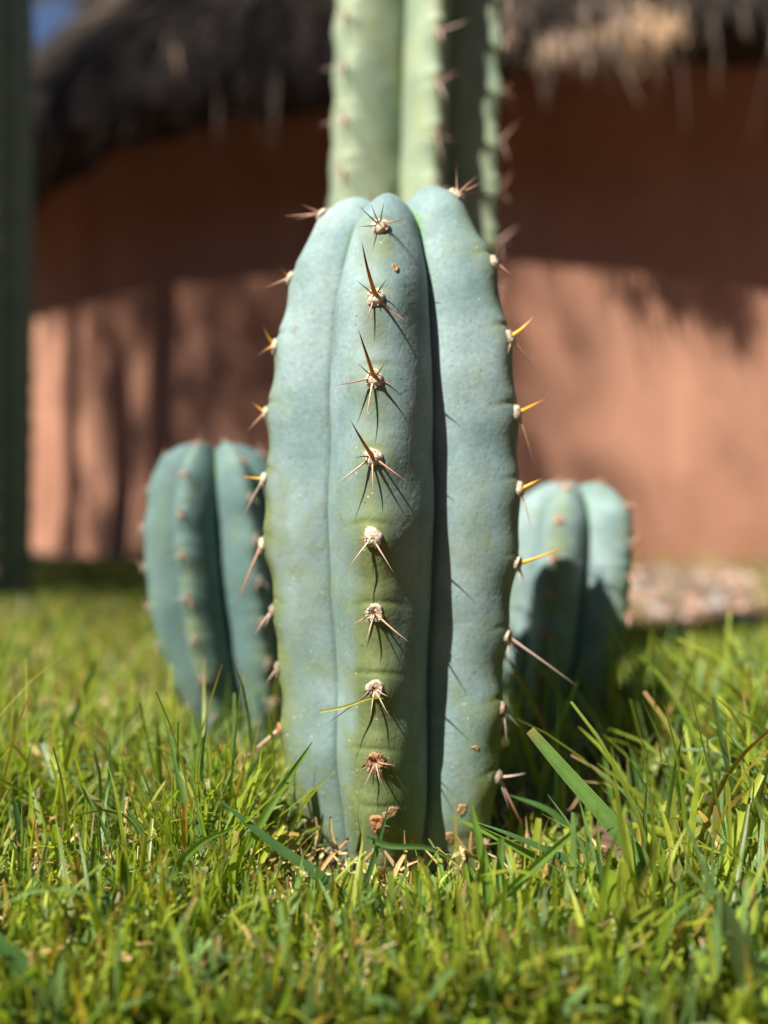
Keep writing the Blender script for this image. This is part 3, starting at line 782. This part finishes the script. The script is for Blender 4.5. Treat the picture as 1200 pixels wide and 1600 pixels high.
# ------------------------------------------------------------------ grass
STEMS = [(main_loc.x, main_loc.y, .052), (bl.x, bl.y, .04), (br.x, br.y, .034), (bt.x, bt.y, .08), (be.x, be.y, .115)]
def blades(x, y, yaw, L, W, lean, curve, twist, nseg, fold, cbase, cmid, ctip, across3=True, cut=0.25, z0=-.004):
    N = len(x); tt = np.linspace(0, 1, nseg + 1)
    phi = lean[:, None] + curve[:, None] * tt[None] ** 1.3
    d = np.stack([np.cos(yaw), np.sin(yaw), 0 * yaw], -1); s0 = np.stack([-np.sin(yaw), np.cos(yaw), 0 * yaw], -1)
    T = d[:, None] * np.sin(phi)[..., None]; T[..., 2] = np.cos(phi)
    step = (L / nseg)[:, None, None]
    C = np.concatenate([np.zeros((N, 1, 3)), np.cumsum(.5 * (T[:, 1:] + T[:, :-1]) * step, 1)], 1)
    C[..., 0] += x[:, None]; C[..., 1] += y[:, None]; C[..., 2] += (ground_h(x, y) + z0)[:, None]
    C[..., 2] = np.maximum(C[..., 2], (ground_h(C[..., 0], C[..., 1]) + .0015))
    n0 = np.cross(T, s0[:, None])
    tw = twist[:, None] * (.3 + .7 * tt[None])
    s = s0[:, None] * np.cos(tw)[..., None] + n0 * np.sin(tw)[..., None]
    nn = np.cross(T, s)
    wid = (.65 + .9 * tt - .55 * tt ** 2)[None] * (1 - tt[None] ** 3.0 * (1 - cut[:, None] if isinstance(cut, np.ndarray) else 1 - cut))
    w = W[:, None] * wid * .5
    A = C - s * w[..., None]; B = C + s * w[..., None]
    q = tt[None, :, None]
    col_ = np.where(q < .5, cbase[:, None] + (cmid - cbase)[:, None] * (q * 2), cmid[:, None] + (ctip - cmid)[:, None] * np.clip(q * 2 - 1, 0, 1) ** 2.5)
    if across3:
        Mid = C - nn * (w * fold)[..., None]
        V = np.stack([A, Mid, B], 2); na = 3; vein = np.array([0, .5, 1.])
    else:
        V = np.stack([A, B], 2); na = 2; vein = np.array([0, 1.])
    b = (np.arange(N) * (nseg + 1) * na)[:, None]
    fs = []
    for a_ in range(na - 1):
        i = (np.arange(nseg) * na + a_)[None]
        fs.append(np.stack([b + i, b + i + 1, b + i + 1 + na, b + i + na], -1).reshape(-1, 4))
    V = V.reshape(-1, 3); col_ = np.repeat(col_[:, :, None], na, 2).reshape(-1, 3)
    vv = np.tile(vein, N * (nseg + 1))
    return V, np.vstack(fs), col_, vv

def grass_obj(name, parts, mat):
    V, F, C, W = [], [], [], []; n0 = 0
    for v, f, c, w in parts:
        V.append(v); F.append(f + n0); C.append(c); W.append(w); n0 += len(v)
    me = mesh_np(name, np.vstack(V), np.vstack(F), mat, np.vstack(C))
    a = me.attributes.new('vein', 'FLOAT', 'POINT'); a.data.foreach_set('value', np.concatenate(W).astype(np.float32))
    return link(name, me)

def scatter(N, y0, y1, spread, power=1.0):
    y = y0 + (y1 - y0) * rng.uniform(0, 1, N) ** power
    x = rng.uniform(-spread, spread, N) * (y + .12)
    ok = np.ones(N, bool)
    for sx, sy, sr in STEMS: ok &= np.hypot(x - sx, y - sy) > sr
    ok &= np.hypot(x - HC.x, y - HC.y) > HUT_R + .05
    thin = (x > .045) & (x < .21) & (y > .405) & (y < .70) & (rng.uniform(0, 1, N) < .8)
    ok &= ~thin
    return x[ok], y[ok]

def green(N, pale=0.0):
    h = rng.uniform(0, 1, (N, 1)); v = rng.uniform(.50, 1.30, (N, 1))
    a, b = np.array((.170, .275, .026)), np.array((.400, .460, .062)); c = np.array((.150, .250, .085))
    g_ = a + (b - a) * h
    g_ = np.where(rng.uniform(0, 1, (N, 1)) < .30, c * (1 + .3 * h), g_)
    return g_ * v * (1 + pale)

def make_blades(x, y, lo, hi, wlo, whi, nseg, across3, yellow=.07):
    N = len(x)
    clump = np.array([noise.noise(Vector((a * 16, b * 16, 0))) for a, b in zip(x, y)])
    right = np.clip((x / (y + 1e-6) + .10) * 4, 0, 1) * np.clip((1.0 - y) * 3, 0, 1)
    L = (lo + (hi - lo) * rng.uniform(0, 1, N) ** 1.4) * (.85 + .55 * np.clip(clump + .2, 0, 1)) * (.80 + .45 * right) * (.80 + .20 * np.clip((np.hypot(x, y) - .255) / .12, 0, 1))
    lim = np.clip(CAM_Z - .487 * y, .004, 1) * rng.uniform(.5, 1.7, N) + .006
    L = np.where(y < .345, np.minimum(L, (.027 + .16 * np.clip(y - .27, 0, 1)) * rng.uniform(.6, 1.55, N) * np.where(rng.uniform(0, 1, N) < .10, 1.9, 1.0)), L)
    foot = (x > .04) & (x < .135) & (y >= .33) & (y < .44)
    L = np.where(foot, np.minimum(L, rng.uniform(.008, .03, N)), L)
    fr = np.clip((.085 - np.abs(x - .006)) / .03, 0, 1) * (y < .42)
    L = np.where(fr > rng.uniform(0, 1, N), np.minimum(L, lim), L)
    L *= np.where(rng.uniform(0, 1, N) < .08, 1.35, 1.0)
    W = rng.uniform(wlo, whi, N) * (.8 + .35 * right)
    cm_ = green(N); cb = cm_ * np.array((1.15, .95, .8)) * .8 + .012; ct = cm_ * np.array((1.15, 1.1, 1.0))
    yl = rng.uniform(0, 1, N) < yellow
    cm_[yl] = np.array((.36, .29, .055)) * rng.uniform(.6, 1.2, (yl.sum(), 1)); ct[yl] = np.array((.42, .26, .07))
    br_ = rng.uniform(0, 1, N) < .13
    ct[br_] = np.array((.38, .24, .10)) * rng.uniform(.7, 1.1, (br_.sum(), 1))
    return blades(x, y, rng.uniform(0, 6.283, N), L, W, np.abs(rng.normal(.10, .38, N)), rng.normal(.5, .65, N), rng.normal(0, .8, N), nseg, .35, cb, cm_, ct, across3,
                  np.where(rng.uniform(0, 1, N) < .3, .6, .06))
near = scatter(9500, .26, .62, .66)
nb = rng.uniform(-.10, .11, 3600), rng.uniform(.30, .43, 3600)
nf = scatter(8000, .26, .34, .64)
nk = np.hypot(nb[0] - main_loc.x, nb[1] - main_loc.y) > .052
near = np.concatenate([near[0], nb[0][nk], nf[0]]), np.concatenate([near[1], nb[1][nk], nf[1]])
mid = scatter(17000, .60, 1.15, .62)
far = scatter(17000, 1.10, 2.6, .60)
gz_ = (far[0] > .27 * far[1]) & (far[0] < .47 * far[1]) & (far[1] > 1.25)
fk = (far[0] < .20 * far[1]) | (rng.uniform(0, 1, len(far[0])) < .42)
fk &= ~(gz_ & (rng.uniform(0, 1, len(far[0])) < .8))
far = (far[0][fk], far[1][fk])
def accent(N):
    y = rng.uniform(.285, .46, N); x = rng.uniform(-.62, .62, N) * y
    ok = (np.abs(x - .006) > .062) & ~((x > .03) & (x < .125) & (y > .33))
    for sx, sy, sr in STEMS: ok &= np.hypot(x - sx, y - sy) > sr + .012
    x, y = x[ok], y[ok]; N = len(x)
    cm_ = green(N) * 1.0; ct = cm_ * 1.1
    tp_ = rng.uniform(0, 1, N) < .35; ct[tp_] = np.array((.40, .33, .12))
    L = rng.uniform(.040, .085, N) * np.clip(.45 + (y - .285) * 5, .45, 1)
    return blades(x, y, rng.uniform(0, 6.283, N), L, rng.uniform(.0034, .0062, N), np.abs(rng.normal(.25, .3, N)), rng.normal(.55, .5, N), rng.normal(0, .9, N), 9, .45, cm_ * .8, cm_, ct, True,
                  np.where(rng.uniform(0, 1, N) < .5, .6, .06))
lawn = grass_obj('lawn_grass', [accent(420), make_blades(*near, .026, .096, .0014, .0043, 6, True), make_blades(*mid, .026, .052, .0022, .005, 4, False), make_blades(*far, .03, .065, .003, .007, 3, False)], M['grass'])
tag(lawn, 'sunlit green lawn grass with blades of uneven length around the cacti', 'grass', kind='stuff')

# taller dry weeds along the foot of the wall
N = 900
wa = rng.uniform(-.55, .45, N); wr = HUT_R + .06 + np.abs(rng.normal(0, .10, N))
weeds = make_blades(HC.x + wr * np.sin(wa), HC.y - wr * np.cos(wa), .05, .13, .003, .007, 3, False, .35)
tag(grass_obj('weeds', [weeds], M['grass']), 'untidy taller weeds growing along the foot of the hut wall', 'weeds', kind='stuff')

# dry clippings and straw between the blades
def straw(N, y0, y1, spread, pw=1.0):
    x, y = scatter(N, y0, y1, spread, pw); N = len(x)
    left = np.clip(.75 - x / (y + .01) * 1.6, .25, 1)
    kp = rng.uniform(0, 1, N) < left; x, y = x[kp], y[kp]; N = len(x)
    L = rng.uniform(.008, .030, N); W = rng.uniform(.0010, .0030, N)
    c = np.where(rng.uniform(0, 1, (N, 1)) < .6, np.array((.50, .36, .17)), np.array((.42, .25, .10))) * rng.uniform(.5, 1.2, (N, 1))
    pale = rng.uniform(0, 1, N) < .25; c[pale] = np.array((.55, .47, .27)) * rng.uniform(.6, 1.1, (pale.sum(), 1))
    p = blades(x, y, rng.uniform(0, 6.283, N), L, W, rng.uniform(.3, 1.5, N), rng.normal(.3, .9, N), rng.normal(0, 1, N), 4, .5, c * .8, c, c, True, .4)
    lift = np.repeat(np.abs(rng.normal(0, .009, N)), 5 * 3); p[0][:, 2] += lift
    return p
st = grass_obj('dry_clippings', [straw(10000, .275, .66, .66), straw(7000, .6, 1.7, .6)], M['straw'])
tag(st, 'dry tan grass clippings lying between the green blades', 'dry grass', kind='stuff')

# long single blades that stand out of the lawn
def hero(label, pts, w, colr, tipc=None, cutw=.1, face=0.25, fold=.35, sub=16):
    """pts: (px, py, depth)"""
    P, _ = catmull([tuple(at(*p)) for p in pts], sub)
    n_ = len(P); T = np.gradient(P, axis=0); T /= np.linalg.norm(T, axis=1)[:, None]
    view = P - np.array((0, 0, CAM_Z)); view /= np.linalg.norm(view, axis=1)[:, None]
    s = np.cross(T, view); s /= np.linalg.norm(s, axis=1)[:, None]
    tw = face * np.linspace(.4, 1.3, n_)[:, None]
    s = s * np.cos(tw) + np.cross(T, s) * np.sin(tw)
    nn = np.cross(T, s)
    tt = np.linspace(0, 1, n_)
    W = (w / FPX * pts[0][2]) * .5 * (.75 + .5 * tt - .3 * tt ** 2) * (1 - (1 - cutw) * tt ** 3.5)
    rows = []
    for f, dn in ((-1, 0), (-.5, .35), (0, 1), (.5, .35), (1, 0)):
        rows.append(P + s * (W * f)[:, None] - nn * (W * fold * (dn))[:, None])
    V = np.stack(rows, 1).reshape(-1, 3)
    c0 = np.array(colr); c1 = np.array(tipc if tipc else colr)
    mixv = np.clip((tt - .93) / .06, 0, 1)[:, None]
    C = np.repeat((c0 * (.85 + .15 * tt[:, None]) * (1 - mixv) + c1 * mixv)[:, None], 5, 1).reshape(-1, 3)
    me = mesh_np('grass_blade', V, grid_faces(n_, 5), M['grass'], C)
    a = me.attributes.new('vein', 'FLOAT', 'POINT'); a.data.foreach_set('value', np.tile(np.linspace(0, 1.2, 5), n_).astype(np.float32))
    o = link('grass_blade', me)
    tag(o, label, 'grass blade', 'long grass blades standing out of the lawn')
G1, G2, G3, GD, GY = (.15, .27, .07), (.17, .30, .05), (.10, .21, .06), (.07, .15, .05), (.42, .34, .06)
BR = (.40, .24, .09)
hero('widest grass blade with a blunt cut tip leaning left beside the right of the cactus', [(1095, 1500, .322), (1046, 1405, .328), (958, 1290, .336), (884, 1206, .345), (828, 1141, .352)], 33, G1, (.30, .27, .10), .55, .3, .7, 24)
hero('upright pointed grass blade in front of the foot of the cactus right rib', [(788, 1610, .30), (778, 1500, .303), (760, 1370, .31), (735, 1250, .315)], 25, G2, None, .10, .2)
hero('second upright blade with a cut tip just right of the pointed upright blade', [(795, 1490, .318), (782, 1400, .32), (783, 1310, .322)], 17, G1, None, .6, .3)
hero('folded cut grass blade rising to the right below the widest blade', [(690, 1610, .295), (735, 1480, .30), (800, 1390, .31), (905, 1292, .325)], 20, G2, BR, .55, .5, .6)
hero('long dark arching blade pointing left across the foot of the cactus', [(1080, 1490, .33), (1000, 1410, .335), (900, 1350, .34), (800, 1305, .345), (745, 1285, .35)], 17, GD, None, .08, .5)
hero('long light green blade running below the dark arching blade to the cactus foot', [(925, 1400, .345), (860, 1355, .347), (780, 1310, .35), (692, 1270, .352)], 15, G2, None, .10, .6)
hero('thin dark blade arching over the shadow right of the cactus', [(915, 1330, .40), (880, 1285, .40), (850, 1262, .40), (795, 1242, .40)], 12, G3, None, .08, .5)
hero('pale slender blade leaning right at the left foot of the cactus', [(372, 1345, .345), (405, 1290, .345), (440, 1232, .35), (489, 1158, .355)], 15, G2, None, .06, .3)
hero('dark blade leaning left toward the cactus left foot', [(590, 1470, .32), (520, 1385, .325), (430, 1320, .33), (338, 1246, .335)], 19, GD, None, .10, .4)
hero('light curved blade arching from the lower left toward the cactus', [(222, 1490, .315), (262, 1380, .32), (310, 1320, .325), (362, 1295, .33)], 18, G2, None, .2, .4)
hero('dark green upright blade near the left edge of the lawn', [(48, 1385, .36), (36, 1320, .365), (20, 1240, .37)], 15, GD, None, .08, .2)
hero('dark blade with folded midrib leaning left in the left lawn', [(262, 1380, .34), (232, 1320, .345), (197, 1264, .35)], 17, GD, None, .15, .4, .6)
hero('broad blurred blade at the bottom left corner leaning left', [(130, 1620, .27), (70, 1545, .27), (0, 1475, .27), (-60, 1420, .27)], 30, G3, None, .2, .3)
hero('dark thin stalk rising in front of the middle rib of the cactus', [(548, 1470, .335), (565, 1400, .337), (588, 1330, .339), (608, 1258, .341)], 11, GD, None, .1, .2)
hero('small leaf arching right in front of the middle rib', [(572, 1310, .339), (610, 1322, .338), (668, 1325, .337), (718, 1350, .336)], 11, G3, None, .05, .6)
hero('yellow upright blade among the right hand grass', [(1018, 1470, .35), (1005, 1380, .352), (997, 1296, .355)], 12, GY, None, .5, .2)
hero('tall thin blade with pale tip in the right hand grass', [(1068, 1350, .42), (1072, 1260, .42), (1098, 1165, .42), (1152, 1147, .42)][:3] + [(1150, 1147, .42)], 9, G1, BR, .2, .2)
hero('thin upright blade ahead of the shaded small cactus', [(962, 1300, .42), (952, 1230, .42), (940, 1155, .42)], 11, G1, None, .15, .2)
hero('upright blade right of the thin upright blade in the shade', [(1008, 1310, .44), (1000, 1240, .44), (984, 1165, .44)], 11, G3, None, .2, .2)
hero('pale stalk with yellow tip rising in the blurred left lawn', [(85, 1190, .52), (115, 1120, .52), (152, 1030, .52)], 12, G1, GY, .5, .2)
hero('brown dry blade bent over in the lower right grass', [(930, 1490, .305), (965, 1470, .305), (1003, 1452, .305)], 12, (.42, .26, .12), None, .3, .6)
hero('yellow striped blade low in the right foreground', [(1150, 1570, .29), (1130, 1500, .29), (1102, 1452, .29)], 14, (.45, .33, .05), None, .3, .3)
hero('broad dark blade out of focus at the lower right', [(1175, 1560, .27), (1150, 1470, .27), (1118, 1400, .27)], 40, (.09, .13, .045), None, .5, .4)
hero('brown dead blade lying at the foot of the cactus in the foreground', [(720, 1570, .32), (690, 1520, .322), (648, 1468, .324)], 12, (.33, .15, .09), None, .3, .5)
hero('thin yellow strand caught on the spines low on the middle rib', [(500, 1112, .352), (540, 1104, .350), (575, 1092, .350), (600, 1091, .351)], 5, (.45, .45, .06), None, .1, .2)
hero('long thin horizontal blade lying across the left lawn', [(340, 1358, .335), (290, 1360, .335), (210, 1356, .335), (135, 1352, .335)], 12, G1, None, .15, .5)

# ------------------------------------------------------------------ cloud far behind the roof
V, F, C, n0 = [], [], [], 0
for q in range(14):
    cx, cz, rr_ = rng.uniform(-60, 60), rng.uniform(-10, 14), rng.uniform(12, 26)
    nr, nc = 10, 16
    for i in range(nr):
        u = (i / (nr - 1) - .5) * math.pi
        for j in range(nc):
            w = 2 * math.pi * j / nc; k_ = 1 + .12 * math.sin(3 * w + q) + .1 * math.sin(4 * u + 2 * q)
            V.append((cx + rr_ * k_ * math.cos(u) * math.cos(w), rr_ * k_ * math.cos(u) * math.sin(w), cz + rr_ * .7 * k_ * math.sin(u)))
    F.append(grid_faces(nr, nc, True) + n0); n0 += nr * nc
cl = link('cloud', mesh_np('cloud', np.array(V), np.vstack(F), M['cloud']))
cl.location = at(105, -35, 900)
tag(cl, 'white cloud in the blue sky over the roof edge', 'cloud', kind='structure')
